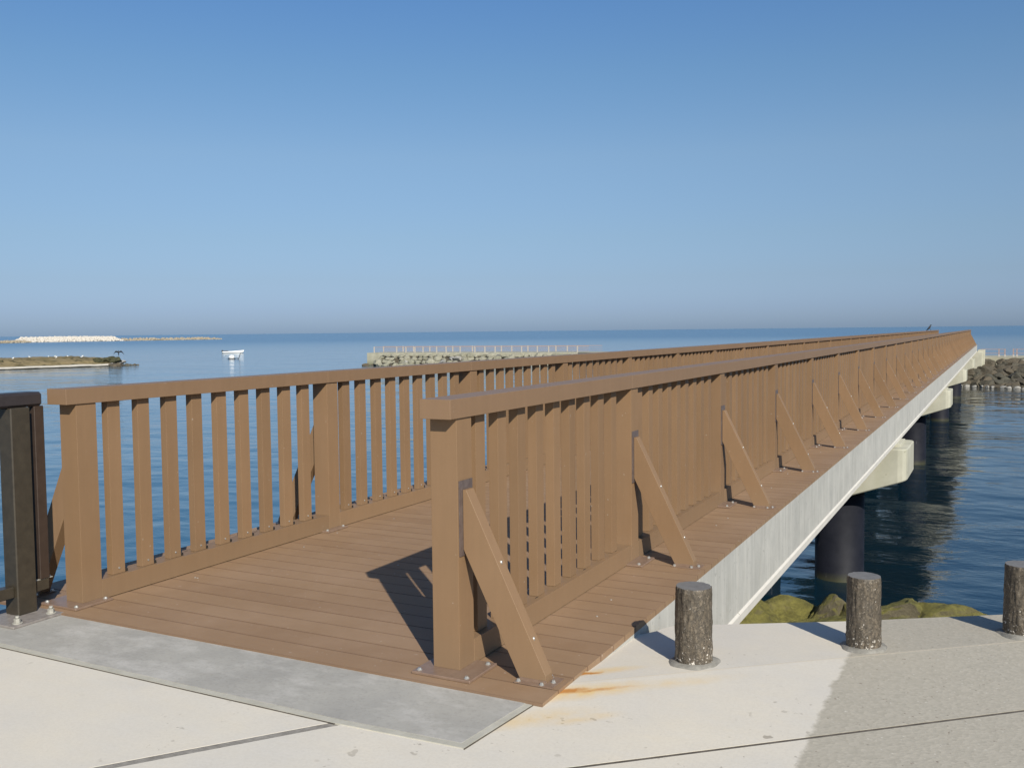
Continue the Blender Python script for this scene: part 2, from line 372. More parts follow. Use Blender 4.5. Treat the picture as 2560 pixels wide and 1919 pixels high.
# ---------------------------------------------------------------- quay
CA, CT = Vector((1.036, .584)), Vector((.7713, .6365)); CN = Vector((-.6365, .7713)); SL = .06
XC = .43; GZ = -.014
def gz(x, y):
    d = (Vector((x, y)) - CA).dot(CN)
    s = SL * max(0, d) if x > XC - 1e-6 else 0; return GZ - s
def clip(poly, p, n):            # keep side where (q-p).n >= 0
    out = []
    for i in range(len(poly)):
        a, b = poly[i], poly[(i+1) % len(poly)]; da, db = (a-p).dot(n), (b-p).dot(n)
        if da >= 0: out.append(a)
        if da*db < 0: out.append(a + (b-a)*(da/(da-db)))
    return out
def slab(bm, poly, mi=0, depth=.35, subdiv=False, top=0.0):
    if len(poly) < 3: return
    t = [bm.verts.new((q.x, q.y, gz(q.x, q.y)+top)) for q in poly]; b = [bm.verts.new((q.x, q.y, gz(q.x, q.y)-depth)) for q in poly]
    f = bm.faces.new(t); f.material_index = mi; n = len(poly)
    for i in range(n):
        g = bm.faces.new([t[i], b[i], b[(i+1) % n], t[(i+1) % n]]); g.material_index = mi
    bmesh.ops.recalc_face_normals(bm, faces=bm.faces[:])
edge = [Vector(q) for q in ((-2.468, -7.945), (8.919, -7.945), (8.919, 6.0), (2.087, 1.979), (1.322, 1.512), (0.795, 1.234), (0.689, 1.192), (0.597, 1.138), (0.559, 1.058), (0.544, 0.997), (.50, .92), (-2.468, .210))]
J2a, J2b = Vector((0.770, -0.537)), Vector((2.059, 0.588)); J2n = Vector((-(J2b-J2a).y, (J2b-J2a).x)).normalized()
J1a, J1b = Vector((-0.574, -1.188)), Vector((-0.107, -0.580)); J1n = Vector((-(J1b-J1a).y, (J1b-J1a).x)).normalized()
g = .008
bm = bmesh.new()
for side in (1, -1):
    P2 = clip(edge, J2a + J2n*g*side, J2n*side)
    R_ = clip(P2, Vector((XC, 0)), Vector((1, 0)))            # right of the bridge: flat part, sloping part
    slab(bm, clip(R_, CA, CN)); slab(bm, clip(R_, CA, -CN))
    L_ = clip(P2, Vector((XC - .0001, 0)), Vector((-1, 0)))
    Mid = clip(L_, Vector((.05, 0)), Vector((1, 0))); slab(bm, Mid)
    L_ = clip(L_, Vector((.05, 0)), Vector((-1, 0)))
    slab(bm, clip(L_, J1a + J1n*.019, J1n)); slab(bm, clip(L_, J1a - J1n*.019, -J1n))
# joint filler sheet a centimetre down, and the quay body under it
def sheet(poly, z0, z1, mi):
    t = [bm.verts.new((q.x, q.y, gz(q.x, q.y)+z0)) for q in poly]; bm.faces.new(t).material_index = mi
fb = [Vector(a) for a in ((-2.350, -7.747), (8.721, -7.747), (8.721, 5.7), (2.07, 1.94), (1.30, 1.48), (.66, 1.12), (.50, .85), (-2.350, 0.062))]
r_ = clip(fb, Vector((XC+.001, 0)), Vector((1, 0)))
for q in (clip(r_, CA, -CN), clip(r_, CA, CN)): sheet(q, -.0012, 0, 1)
sheet(clip(fb, Vector((XC-.001, 0)), Vector((-1, 0))), -.003, 0, 1)
sheet([J1a + (J1b-J1a)*1.0 - J1n*.0188, J1a + (J1b-J1a)*1.0 + J1n*.0188, J1a - (J1b-J1a)*.7 + J1n*.0188, J1a - (J1b-J1a)*.7 - J1n*.0188], -.0014, 0, 2)
quay = mkobj('quay_paving', bm, ['cream', 'joint', 'filler']); tag(quay, kind='structure')
bm = bmesh.new()
bpoly = [Vector(q) for q in ((-2.439, -7.846), (8.820, -7.846), (8.820, 5.9), (2.077, 1.949), (1.312, 1.482), (0.785, 1.204), (0.679, 1.162), (0.587, 1.108), (0.549, 1.028), (.49, .89), (-2.439, 0.161))]
t = [bm.verts.new((q.x, q.y, -.8)) for q in bpoly]; b = [bm.verts.new((q.x, q.y, -3)) for q in bpoly]
bm.faces.new(t)
for i in range(len(t)): bm.faces.new([t[i], b[i], b[(i+1) % len(t)], t[(i+1) % len(t)]])
tag(mkobj('quay_foundation', bm, 'jetty'), kind='structure')
# grey approach pad with its pale rim
bm = bmesh.new()
padp = [(-2.449, -0.536), (-0.107, -0.551), (0.378, -0.531), (0.420, -0.155), (0.420, -0.096), (-2.449, -0.096)]
prism(bm, padp, -.08, GZ+.0045, 'z')
rim = [(-2.449, -0.566), (-0.107, -0.583), (0.403, -0.561), (0.448, -0.136), (0.420, -0.136), (0.378, -0.533), (-0.107, -0.553), (-2.449, -0.538)]
t = [bm.verts.new((x, y, GZ+.0032)) for x, y in rim]; b2 = [bm.verts.new((x, y, -.08)) for x, y in rim]
n = len(t)
for a_, b_, c_, d_ in ((0,1,6,7),(1,2,5,6),(2,3,4,5)):
    bm.faces.new([t[a_], t[b_], t[c_], t[d_]]).material_index = 1
for i in range(n): bm.faces.new([t[i], b2[i], b2[(i+1) % n], t[(i+1) % n]]).material_index = 1
bmesh.ops.recalc_face_normals(bm, faces=bm.faces[:])
def offs(q, o): return (q[0] + (o if q[0] > .3 else 0), q[1] - o*1.1 if q[1] < -.2 else q[1])
og = [offs(q, .007) for q in rim[:4]]
for a_ in (0, 2):      # dirt line where the rim meets the paving
    v = [bm.verts.new((*rim[a_], GZ+.0014)), bm.verts.new((*og[a_], GZ+.0014)), bm.verts.new((*og[a_+1], GZ+.0014)), bm.verts.new((*rim[a_+1], GZ+.0014))]; bm.faces.new(v).material_index = 2
bmesh.ops.recalc_face_normals(bm, faces=bm.faces[:])
tag(mkobj('approach_pavement', bm, ['pad', 'grout', 'joint']), kind='structure')

# ---------------------------------------------------------------- footbridge
BL = 75.7; G = 2.208; XR = .49; XL = -2.69
bridge = empty('footbridge', (-1.1, 0, 0))
tag(bridge, 'long straight footbridge with brown plank deck on pale concrete girders and dark piles', 'footbridge')
bridge_off = Vector((1.1, 0, 0))
def bpart(name, bm, mats, parent=bridge, smooth=False):
    if parent is bridge: bmesh.ops.translate(bm, verts=bm.verts[:], vec=bridge_off)
    return mkobj(name, bm, mats, parent, smooth)
bm = bmesh.new(); y = -.135; k = 0; pw = .1437
while y < BL + .1:
    dz = (random.random()-.5)*.0012
    box(bm, (XL, y, -.028 if y > .2 else -.0132), (XR, y+pw-.005, dz))
    y += pw; k += 1
for k in range(0, 90):            # a few pale screw heads / spots
    xx = random.choice((-2.0, -1.15, -.25, .25)) + random.uniform(-.05, .05); yy = -.14 + pw*(random.randint(0, 60)+.5)
    if random.random() < .55: cyl(bm, (xx, yy), .006, 0, .0022, 8, 1)
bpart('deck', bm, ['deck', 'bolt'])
for sx, lab in ((1, None), (-1, None)):
    bm = bmesh.new()
    c = -G/2; o = .49 + G/2                       # outer face distance from bridge axis
    def X(u): return c + sx*u
    ypts = [.30] + [2.794] + [13.6 + 15.2*k for k in range(5)] + [BL]
    for a, b_ in zip(ypts[:-1], ypts[1:]):
        prism(bm, [(X(o-.19), -.029), (X(o), -.029), (X(o), -.462), (X(o+.014), -.474), (X(o+.014), -.525), (X(o-.20), -.525)], a+.004, b_-.004, bev=0)
    fl = [f for f in bm.faces]
    for f in bm.faces:
        if f.calc_center_median().z < -.463 and abs(f.normal.z) < .95 and abs(f.normal.y) < .5: f.material_index = 1
    bpart('girder', bm, ['girder', 'lip'])
PY = [12.9 + 15.2*k for k in range(4)]
for k, py in enumerate(PY):
    bm = bmesh.new(); c = -G/2; ZT = -.575; e1 = .69 - c; D = 1.45
    prof = [(c-e1, ZT), (c+e1, ZT), (c+e1, ZT-.50), (c+.70, ZT-.88), (c-.70, ZT-.88), (c-e1, ZT-.50)]
    t = bmesh.new(); y0, y1 = py, py+D; nP = len(prof)
    a = [t.verts.new((u, y0, z)) for u, z in prof]; b2 = [t.verts.new((u, y1, z)) for u, z in prof]
    t.faces.new(a); t.faces.new(b2[::-1])
    for i in range(nP): t.faces.new([a[i], b2[i], b2[(i+1) % nP], a[(i+1) % nP]])
    bmesh.ops.recalc_face_normals(t, faces=t.faces[:])
    ve = [e for e in t.edges if all(abs(abs(v.co.x - c) - e1) < .01 for v in e.verts) and abs(e.verts[0].co.z - e.verts[1].co.z) > .2]
    bmesh.ops.bevel(t, geom=ve, offset=.14, segments=3, affect='EDGES', profile=.5)
    bmesh.ops.bevel(t, geom=[e for e in t.edges if e.calc_face_angle(0) > .6], offset=.014, segments=1, affect='EDGES', profile=.5)
    merge(bm, t)
    for q in (-1, 1):      # raised seats outside and under each girder
        box(bm, (c + q*1.50 - .17, py+.30, ZT-.01), (c + q*1.50 + .17, py+1.15, -.528), 0, bev=.004)
    cap = bpart('pier_cap', bm, 'cap')
    for sx in (1, -1):
        bm = bmesh.new(); cx = -G/2 + 1.1 + sx*.70
        cyl(bm, (cx-.02, py+.72), .40, -7, ZT-.87, 48)
        mkobj('pile', bm, 'pile', cap)
bm = bmesh.new()
box(bm, (-3.1, 75.0, -4), (.86, 77.4, -.54), bev=.03)
box(bm, (.53, 75.4, -1.6), (1.02, 78.4, -.42), bev=.03); box(bm, (-3.26, 75.4, -1.6), (-2.75, 78.4, -.42), bev=.03)
bpart('abutment', bm, 'cap')

# ---------------------------------------------------------------- bridge railings
SP = 1.9906; NB = 38; H = 1.1; TR = .0775; PWX = .0611; PL = .118
def post_proto():
    bm = bmesh.new(); box(bm, (-PWX, 0, .012), (PWX, PL, H-TR), bev=.0008); return mkobj('post', bm, 'wood', link=False)
def plate_proto(sx):
    bm = bmesh.new(); t = bmesh.new()
    box(bm, (-.115*sx if sx > 0 else -.155, -.085, .0006), (.155*1 if sx > 0 else .115, .14, .012), bev=.002)
    for bx, by in ((.128, -.062), (.128, .112), (-.09, -.062), (-.09, .112)):
        bolt(bm, bx*sx, by, .012)
    return mkobj('base_plate', bm, ['plate', 'bolt'], link=False)
def brace_proto(sx):
    bm = bmesh.new()
    prism(bm, [(sx*u, z) for u, z in ((.0675, .495), (.0675, .735), (.082, .735), (.425, .035), (.425, .006), (.315, .006))], .032, .092, bev=.0008)
    for u, z in ((.22, .455), (.36, .168)): cyl(bm, (u*sx, .062), .006, z-.01, z+.004, 8, 1)
    return mkobj('brace', bm, ['wood', 'bolt'], link=False)
def bracket_proto(sx):
    bm = bmesh.new()
    x0, x1 = sorted((PWX*sx+.0003*sx, .0665*sx)); box(bm, (x0, .008, .470), (x1, .112, .772))
    return mkobj('bracket', bm, 'strap', link=False)
def bolt_proto(sx):
    bm = bmesh.new(); bolt(bm, .0665*sx, 0, 0, .008, .009, 0, axis='x', sgn=sx); return mkobj('bolt', bm, 'bolt', link=False)
def foot_proto(sx):
    bm = bmesh.new()
    x0, x1 = sorted((.300*sx, .465*sx)); box(bm, (x0, .005, .0006), (x1, .118, .0055))
    x0, x1 = sorted((.315*sx, .428*sx)); box(bm, (x0, .0275, .0057), (x1, .0317, .018)); box(bm, (x0, .0923, .0057), (x1, .0965, .018))
    for x_, y_ in ((.315, .016), (.415, .016), (.445, .060), (.315, .108), (.415, .108)): bolt(bm, x_*sx, y_, .0055, .008, .010)
    return mkobj('foot_plate', bm, ['plate', 'bolt'], link=False)
def bal_mesh(bm, sx, y=0):
    x0, x1 = (-.015, .030) if sx > 0 else (-.007, .037)
    box(bm, (x0, y, .1062), (x1, y+.079, H-TR-.001), bev=.0006)
    xi = x0 if sx > 0 else x1
    if sx < 0: box(bm, (x1-.022, y+.0792, .1055), (x1-.002, y+.098, .121), 2)
    cyl(bm, (y+.04, .135), .0055, xi, xi-.0035*sx, 8, 1, axis='x')
def bal_proto(sx):
    bm = bmesh.new(); bal_mesh(bm, sx); return mkobj('baluster', bm, ['wood', 'bolt', 'slot'], link=False)
def kick_proto(sx, a, b):
    bm = bmesh.new(); box(bm, (-PWX, a, .004), (PWX, b, .105), bev=.0008)
    for yy in (.758, 1.34, 1.80):
        box(bm, (sx*.03-.0025, yy, .1035), (sx*.03+.0025, yy+.032, .1054), 1)
    return mkobj('kick_board', bm, ['wood', 'slot'], link=False)
def railing(xc, sx, label):
    root = tag(empty('bridge_railing', (xc, 0, 0)), label, 'railing', 'railings along the footbridge')
    pp, bp, br, bk, bf, ba = post_proto(), plate_proto(sx), brace_proto(sx), bracket_proto(sx), foot_proto(sx), bal_proto(sx)
    bo = bolt_proto(sx)
    kk = kick_proto(sx, PL+.001, SP-.001)
    nb = 0; stuff = bmesh.new()
    for i in range(NB+1):
        y = i*SP
        p = inst(pp, 'post', root, (0, y, 0)); inst(bp, 'base_plate', p, (0, 0, 0))
        b = inst(br, 'brace', root, (0, y, 0)); inst(bk, 'bracket', b, (0, 0, 0)); inst(bf, 'foot_plate', b, (0, 0, 0))
        for y_, z_ in ((.026, .756), (.094, .756), (.020, .512), (.104, .512), (.062, .484)):
            if i < 9 and (sx > 0 or i < 2): inst(bo, 'bolt', b, (0, y_, z_))
        if i < NB:
            inst(kk, 'kick_board', root, (0, y, 0))
            for k in range(9):
                yy = y + .208 + .193*k
                if nb < 99: o_ = inst(ba, 'baluster', root, (random.uniform(-.0012, .0012), yy + random.uniform(-.002, .002), 0)); o_.rotation_euler = (random.uniform(-.0016, .0016), 0, random.uniform(-.012, .012)); nb += 1
                else: bal_mesh(stuff, sx, yy)
    tag(mkobj('balusters', stuff, ['wood', 'bolt', 'slot'], root), kind='stuff')
    bm = bmesh.new(); rw = .0703
    ys = [-.0614] + [i*SP + .004 for i in range(1, NB)] + [BL+.1]
    for a, b in zip(ys[:-1], ys[1:]): box(bm, (-rw, a, H-TR), (rw, b-.0012, H), bev=.001)
    mkobj('handrail', bm, 'rail', root)
railing(0, 1, 'nearer brown slatted railing, its end post and diagonal braces in front of the bollards')
railing(-G, -1, 'farther brown slatted railing whose near end meets the dark metal fence')

# ---------------------------------------------------------------- dark metal fence at the left
fx = -2.315
fence = tag(empty('metal_fence', (fx, -.22, -.03)), 'dark brown metal fence with flat top rail beside the far railing end', 'fence')
def fp(name, bm, mats, parent=fence):
    if parent is fence: bmesh.ops.translate(bm, verts=bm.verts[:], vec=(-fx, .22, .03))
    return mkobj(name, bm, mats, parent)
bm = bmesh.new()
box(bm, (-2.400, -4.0, 1.018), (-2.282, -.082, 1.088), bev=.012); fp('top_rail', bm, 'blackrail')
for y in (-.266, -2.266):
    bm = bmesh.new(); box(bm, (-2.370, y, GZ+.0165), (-2.272, y+.104, 1.0175), bev=.005); po = fp('post', bm, 'black')
    bm = bmesh.new(); t0 = Vector((-fx, .22, .03)); box(bm, (-2.455, y-.125, GZ+.0048), (-2.135, y+.145, GZ+.016), bev=.002)
    for x_, y_ in ((-2.175, y-.075), (-2.175, y+.105), (-2.42, y-.075), (-2.42, y+.105)):
        cyl(bm, (x_, y_), .024, GZ+.016, GZ+.020, 12, 1); cyl(bm, (x_, y_), .0155, GZ+.020, GZ+.040, 6, 1, smooth=False); cyl(bm, (x_, y_), .009, GZ+.040, GZ+.052, 8, 1)
    bmesh.ops.translate(bm, verts=bm.verts[:], vec=t0); mkobj('base_plate', bm, ['footplate', 'galv'], po)
for k in range(18):
    y = -.140 - .2*k
    if abs(y + 2.22) < .09: continue
    if k == 0 or y < -.5:
        bm = bmesh.new(); box(bm, (-2.342, y+.013, .148), (-2.290, y+.066, 1.0175), bev=.003)
        for q in (-.03, .07): cyl(bm, (-2.315, y+q+.008), .008, .1455, .156, 6, 1, smooth=False)
        box(bm, (-2.348, y-.03, .1455), (-2.296, y+.086, .1485), 1); fp('baluster', bm, ['blackbrown', 'galv'])
bm = bmesh.new(); box(bm, (-2.350, -4.0, .090), (-2.294, -.2665, .145), bev=.004); box(bm, (-2.350, -.1705, .090), (-2.294, -.075, .145), bev=.004); fp('bottom_rail', bm, 'black')

# ---------------------------------------------------------------- bollards
def bollard(x, y, r, h, label, seed, lean=0):
    z0 = gz(x, y); root = tag(empty('bollard', (x, y, z0-.006)), label, 'bollard', 'log shaped bollards along the quay edge')
    rr = random.Random(seed); bm = bmesh.new(); seg, rows = 96, 60
    ring = []
    for j in range(rows+1):
        z = -.05 + (h+.05)*j/rows
        row = []
        for i in range(seg):
            a = 2*math.pi*i/seg
            n_ = noise.noise(Vector((math.cos(a)*5, math.sin(a)*5, z*5+seed*7)))*.0035 + noise.noise(Vector((math.cos(a)*14, math.sin(a)*14, z*22+seed)))*.0032 + noise.noise(Vector((math.cos(a)*30, math.sin(a)*30, z*60+seed)))*.0016
            q = r*(1+.05*(1-(j/rows))) * (1 if j < rows-1 else .975) + n_
            row.append(bm.verts.new((q*math.cos(a), q*math.sin(a), z if j < rows else h)))
        ring.append(row)
    for j in range(rows):
        for i in range(seg):
            f = bm.faces.new([ring[j][i], ring[j][(i+1) % seg], ring[j+1][(i+1) % seg], ring[j+1][i]]); f.smooth = True
    f = bm.faces.new(ring[-1]); f.material_index = 1
    mkobj('log_post', bm, ['bollard', 'bollard_top'], root)
    bm = bmesh.new(); c0 = []; c1 = []; c2 = []
    for i in range(36):
        a = 2*math.pi*i/36; q = r*(1.58 + .40*noise.noise(Vector((math.cos(a)*1.5, math.sin(a)*1.5, seed*3.3))))
        def Z(px, py, dz): return gz(x+px, y+py) - (z0-.006) + dz
        for lst, rad, dz in ((c0, r*.9, .012), (c1, q*.86, .008), (c2, q, -.006)):
            px, py = rad*math.cos(a), rad*math.sin(a); lst.append(bm.verts.new((px, py, Z(px, py, dz))))
    for A, B in ((c0, c1), (c1, c2)):
        for i in range(36):
            f = bm.faces.new([A[i], B[i], B[(i+1) % 36], A[(i+1) % 36]]); f.smooth = True
    mkobj('mortar_collar', bm, 'mortar', root)
bollard(.846, .585, .0735, .328, 'short log shaped bollard with chipped white base, closest to the bridge girder', 1)
bollard(1.455, 1.08, .068, .320, 'short brown log bollard on the seam of cream and speckled concrete', 2)
bollard(2.070, 1.565, .0735, .323, 'short brown log shaped bollard cut by the right edge of the photo', 3)

# ---------------------------------------------------------------- rocks
def rock_bm(seed, sub=3, flat=.75, rough=.35, facets=True):
    bm = bmesh.new(); bmesh.ops.create_icosphere(bm, subdivisions=sub, radius=1)
    rr = random.Random(seed); planes = []
    for _ in range(9):
        n = Vector((rr.uniform(-1, 1), rr.uniform(-1, 1), rr.uniform(-1, 1))).normalized(); planes.append((n, rr.uniform(.55, .85)))
    for v in bm.verts:
        p = v.co.copy()
        for n, d in planes:
            q = p.dot(n)
            if q > d: p -= n*(q-d)*.9
        p *= 1 + rough*.5*noise.noise(v.co*1.3 + Vector((seed*9.1, 0, 0))) + rough*.30*noise.noise(v.co*4.2 + Vector((seed*3.7, 1, 0))) + rough*.12*noise.noise(v.co*11 + Vector((seed*1.7, 4, 0)))
        p.z *= flat; v.co = p
    return bm
RK = {}
def rock_set(key, mat, n=6, sub=3, base=0):
    RK[key] = [mkobj('boulder', rock_bm(base+i*3+1, sub), mat, link=False) for i in range(n)]
rock_set('moss', 'moss', 8, 4, 100); rock_set('dark', 'rdark', 6, 3, 200); rock_set('pale', 'rpale', 6, 3, 300); rock_set('white', 'rwhite', 4, 3, 400)
def rock(key, loc, sc, rot, label, group, name='boulder', i=None, tilt=True):
    src = RK[key][(i if i is not None else random.randrange(99)) % len(RK[key])]
    o = src.copy(); o.name = name; COL.objects.link(o); o.location = loc
    o.scale = sc if hasattr(sc, '__len__') else (sc*random.uniform(.85, 1.3), sc*random.uniform(.8, 1.1), sc*random.uniform(.75, 1))
    o.rotation_euler = (random.uniform(-.3, .3) if tilt else 0, random.uniform(-.3, .3) if tilt else 0, rot)
    return tag(o, label, 'rock', group)
near = [  # x, y, z, sx, sy, sz, rot, label
 (-0.63, 10.17, -2.92, 0.77, 0.62, 0.65, 0.3, 'rounded mossy boulder just right of the girder, tallest of the waterline row'),
 (-0.02, 10.05, -2.66, 0.41, 0.38, 0.68, 1.2, 'peaked mossy boulder left of the middle bollard at the waterline'),
 (0.39, 9.73, -2.69, 0.52, 0.44, 0.56, 2.2, 'mossy boulder partly hidden behind the middle bollard'),
 (0.86, 9.92, -2.52, 0.72, 0.55, 0.50, 0.5, 'flat topped mossy boulder just right of the middle bollard'),
 (1.42, 10.0, -2.54, 0.80, 0.55, 0.46, 2.9, 'long low mossy boulder at the right end of the long row'),
 (1.95, 9.75, -2.56, 0.50, 0.44, 0.40, 1.9, 'low dark mossy boulder left of the right bollard'),
 (0.22, 9.2, -2.72, 0.62, 0.5, 0.48, 1.0, 'olive boulder wedged between the peaked one and its darker neighbour'),
 (1.12, 9.25, -2.62, 0.6, 0.5, 0.52, 2.4, 'brownish boulder filling the gap in the row right of the middle bollard'),
 (2.32, 9.60, -2.50, 0.36, 0.34, 0.42, 1.1, 'small pale boulder beside the right bollard'),
 (-0.40, 8.65, -2.61, 0.79, 0.62, 0.50, 2.0, 'dark flat boulder in front of the mossy row beside the girder'),
 (0.26, 8.53, -2.47, 0.77, 0.58, 0.53, 0.2, 'dark olive boulder in front of the peaked mossy one'),
 (0.95, 8.34, -2.37, 0.65, 0.56, 0.50, 1.4, 'pale tan boulder peeking over the quay edge right of middle bollard'),
 (-1.22, 9.60, -2.73, 0.69, 0.58, 0.62, 0.8, 'mossy boulder half hidden under the girder'),
 (-1.03, 8.34, -2.59, 0.69, 0.58, 0.53, 2.8, 'dark boulder at the foot of the quay close under the girder'),
]
for k, (x, y, z, a, b, c, r, lab) in enumerate(near): rock('moss', (x, y, z), (a, b, c), r, lab, 'mossy boulders below the quay', i=k, tilt=False)

for k in range(22):       # rest of the shore rubble, below the quay's sight line
    x = random.Random(k).uniform(-2.5, 6.5); y = 3.6 + (k % 5)*1.05 + .5*max(0, x-2)*.5
    rock('moss', (x, y, -3.0 + .12*(5-k % 5)), (.62, .52, .42), k*1.3, 'mossy boulder low in the shore rubble under the quay edge', 'shore rubble under the quay edge', i=k, tilt=False)

# far jetty
pts = [(-72.6, 99.75, -1.3), (-71.4, 99.89, -1.3), (-43.6, 102.9, -1.3), (-10, 79.5, -1.05), (18, 76.6, -.98)]
back = [(-73.1, 105.0, -1.3), (-71.9, 105.2, -1.3), (-42.9, 108.2, -1.3), (-8.5, 84.5, -1.05), (18, 81.6, -.98)]
jetty = empty('jetty', (-30, 80, -2)); tag(jetty, 'long low concrete jetty with rubble sides crossing behind the footbridge', 'jetty')
bm = bmesh.new()
def wall_strip(bm, A, B, z0, z1):
    for i in range(len(A)-1):
        v = [bm.verts.new((q[0], q[1], z0)) for q in (A[i], A[i+1], B[i+1], B[i])] + [bm.verts.new(q) for q in (A[i], A[i+1], B[i+1], B[i])]
        for f in ((4,5,6,7),(0,1,5,4),(2,3,7,6)): bm.faces.new([v[j] for j in f])
        if i == 0: bm.faces.new([v[3], v[0], v[4], v[7]])
wall_strip(bm, pts, back, -4, 0)
bmesh.ops.remove_doubles(bm, verts=bm.verts[:], dist=.01); bmesh.ops.recalc_face_normals(bm, faces=bm.faces[:])
bmesh.ops.translate(bm, verts=bm.verts[:], vec=(30, -80, 2)); mkobj('wall', bm, 'jetty', jetty)
bm = bmesh.new()   # slope core under the rubble
def strip(A, B, za, zb):
    for i in range(len(A)-1): bm.faces.new([bm.verts.new((*A[i], za)), bm.verts.new((*B[i], zb)), bm.verts.new((*B[i+1], zb)), bm.verts.new((*A[i+1], za))])
strip([(-70.5, 99.9), (-43.6, 102.8), (-10, 79.4), (18, 76.5)], [(-70.5, 97.4), (-43.6, 98.0), (-12, 74), (18, 69)], -1.7, -3.3)
bmesh.ops.translate(bm, verts=bm.verts[:], vec=(30, -80, 2)); mkobj('rubble_core', bm, 'rdark', jetty)
FR = [-71.70, -68.37, -67.02, -65.71, -64.55, -62.61, -61.27, -59.30, -57.27, -55.90, -54.51, -50.97, -48.90, -47.43, -43.75]
BK = [-73.14, -70.14, -68.56, -66.14, -62.77, -59.93, -55.84, -54.40, -52.17, -48.39, -46.87]
def jf(name_label, xs, yoff, x1):
    root = tag(empty('jetty_railing', (xs[0], 99.9+yoff, -1.3)), name_label, 'railing', 'low railings on the jetty')
    def yy(x): return 99.89 + (x+71.62)*.1075 + yoff
    for x in xs:
        bm = bmesh.new(); box(bm, (-.07, -.07, 0), (.07, .07, .79), bev=.01)
        o = mkobj('post', bm, 'jpost', root); o.location = (x-xs[0], yy(x)-99.9-yoff, 0)
    for z in (.18, .46, .74):
        bm = bmesh.new(); A = Vector((0, yy(xs[0])-99.9-yoff, z)); B = Vector((x1-xs[0], yy(x1)-99.9-yoff, z)); d = Vector((0, .02, .018 if z < .6 else .035))
        vs = []
        for q in (A, B):
            vs += [bm.verts.new(q + Vector((0, s*d.y, t*d.z))) for s, t in ((-1,-1),(1,-1),(1,1),(-1,1))]
        for f in ((0,1,2,3),(7,6,5,4),(0,4,5,1),(1,5,6,2),(2,6,7,3),(3,7,4,0)): bm.faces.new([vs[i] for i in f])
        mkobj('rail', bm, 'jfence', root)
jf('pale low railing along the near edge of the jetty left of the footbridge', FR, .25, -42.3)
jf('pale low railing along the far edge of the jetty left of the footbridge', BK, 4.6, -42.3)
# right-hand pair of short railings
def jr(x0, x1, y, label, postx):
    root = tag(empty('jetty_railing', (x0, y, -1.0)), label, 'railing', 'low railings on the jetty')
    for z in (.30, .60):
        bm = bmesh.new(); box(bm, (0, -.02, z-.018), (x1-x0, .02, z+.018)); mkobj('rail', bm, 'jfence', root)
    for x in postx:
        bm = bmesh.new(); box(bm, (-.04, -.04, 0), (.04, .04, .64)); o = mkobj('post', bm, 'jfence', root); o.location = (x-x0, 0, 0)
        bm = bmesh.new(); box(bm, (-.06, -.06, .0), (.07, .07, .19), bev=.01); f_ = mkobj('post_foot', bm, 'jpost', o)
jr(.75, 2.40, 77.3, 'thin jetty railing starting right behind the bridge end', (1.95, 2.35))
jr(2.86, 11, 77.3, 'thin jetty railing running off at the right edge of the photo', (2.91, 3.15, 5.4, 7.7, 10))
# rubble right of the bridge
rnd = random.Random(3)
labR = 'dark grey brown rubble rock on the slope at the far end of the footbridge'
for row in range(11):
    t = row/10
    for c in range(11):
        x = -2.8 + c*.80 + rnd.uniform(-.18, .18) + (row % 2)*.28; b_ = 72.0 - .6*x; y = b_ + t*(76.4-b_) + rnd.uniform(-.25, .25); z = -3.02 + t*1.62
        rock('dark', (x, y, z), rnd.uniform(.42, .68), rnd.uniform(0, 6), labR, 'rubble right of the bridge end')
for c in range(20):
    x = -1.2 + c*.42 + rnd.uniform(-.12, .12)
    rock('white', (x, 71.3 - .6*x + rnd.uniform(-.15, .15), -2.88), rnd.uniform(.13, .24), rnd.uniform(0, 6), 'pale stone in the white line at the foot of the dark rubble', 'pale stones at the waterline')
# rubble on the left part of the jetty
labL = 'olive grey rubble rock against the jetty wall under the low railing'
for row in range(4):
    for c in range(30):
        x = -69.8 + c*.90 + rnd.uniform(-.3, .3) + row*.38; y = 99.6 + (x+71.4)*.1075 - .4 - row*.85 + rnd.uniform(-.3, .3); z = -1.72 - row*.38
        rock('pale' if rnd.random() < .93 else 'white', (x, y, z), rnd.uniform(.36, .66), rnd.uniform(0, 6), labL, 'rubble along the left part of the jetty')
for c in range(8):
    rock('dark', (-71.2 + c*1.3, 97.4 + c*.12, -2.95), rnd.uniform(.45, .65), c, 'dark wet rock at the waterline below the jetty end', 'wet rocks below the jetty end')

# ---------------------------------------------------------------- islet and breakwaters at the left
bm = bmesh.new()
A0, A1 = Vector((-117.78, 51.56)), Vector((-107.89, 89.34)); dv = Vector((-.72, .69)); nu, nv = 150, 36
grid = []
for i in range(nu+1):
    row = []
    u = i/nu; f0 = A0 + (A1-A0)*u
    for j in range(nv+1):
        v_ = j/nv; q = f0 + dv*(v_*21.5)
        q = q + Vector((noise.noise(Vector((q.x*.4, q.y*.4, 0)))*.5, noise.noise(Vector((q.x*.4, q.y*.4, 5)))*.5))
        d = min(v_*21.5, (1-v_)*21.5, (1-u)*38)
        hgt = -3.22 + .46*min(1, d/.3) + .18*min(1, max(0, d-.8)/1.9) + .66*min(1, max(0, d-1.3)/6)
        hgt += noise.noise(Vector((q.x*.5, q.y*.5, 1)))*.10*min(1, d) + noise.noise(Vector((q.x*1.7, q.y*1.7, 3)))*.15*min(1, d) + .12*min(1, max(0, d-1.5))
        row.append(bm.verts.new((q.x, q.y, hgt + .15)))
    grid.append(row)
for i in range(nu):
    for j in range(nv): bm.faces.new([grid[i][j], grid[i+1][j], grid[i+1][j+1], grid[i][j+1]]).smooth = True
tag(mkobj('islet', bm, 'islet'), kind='structure')
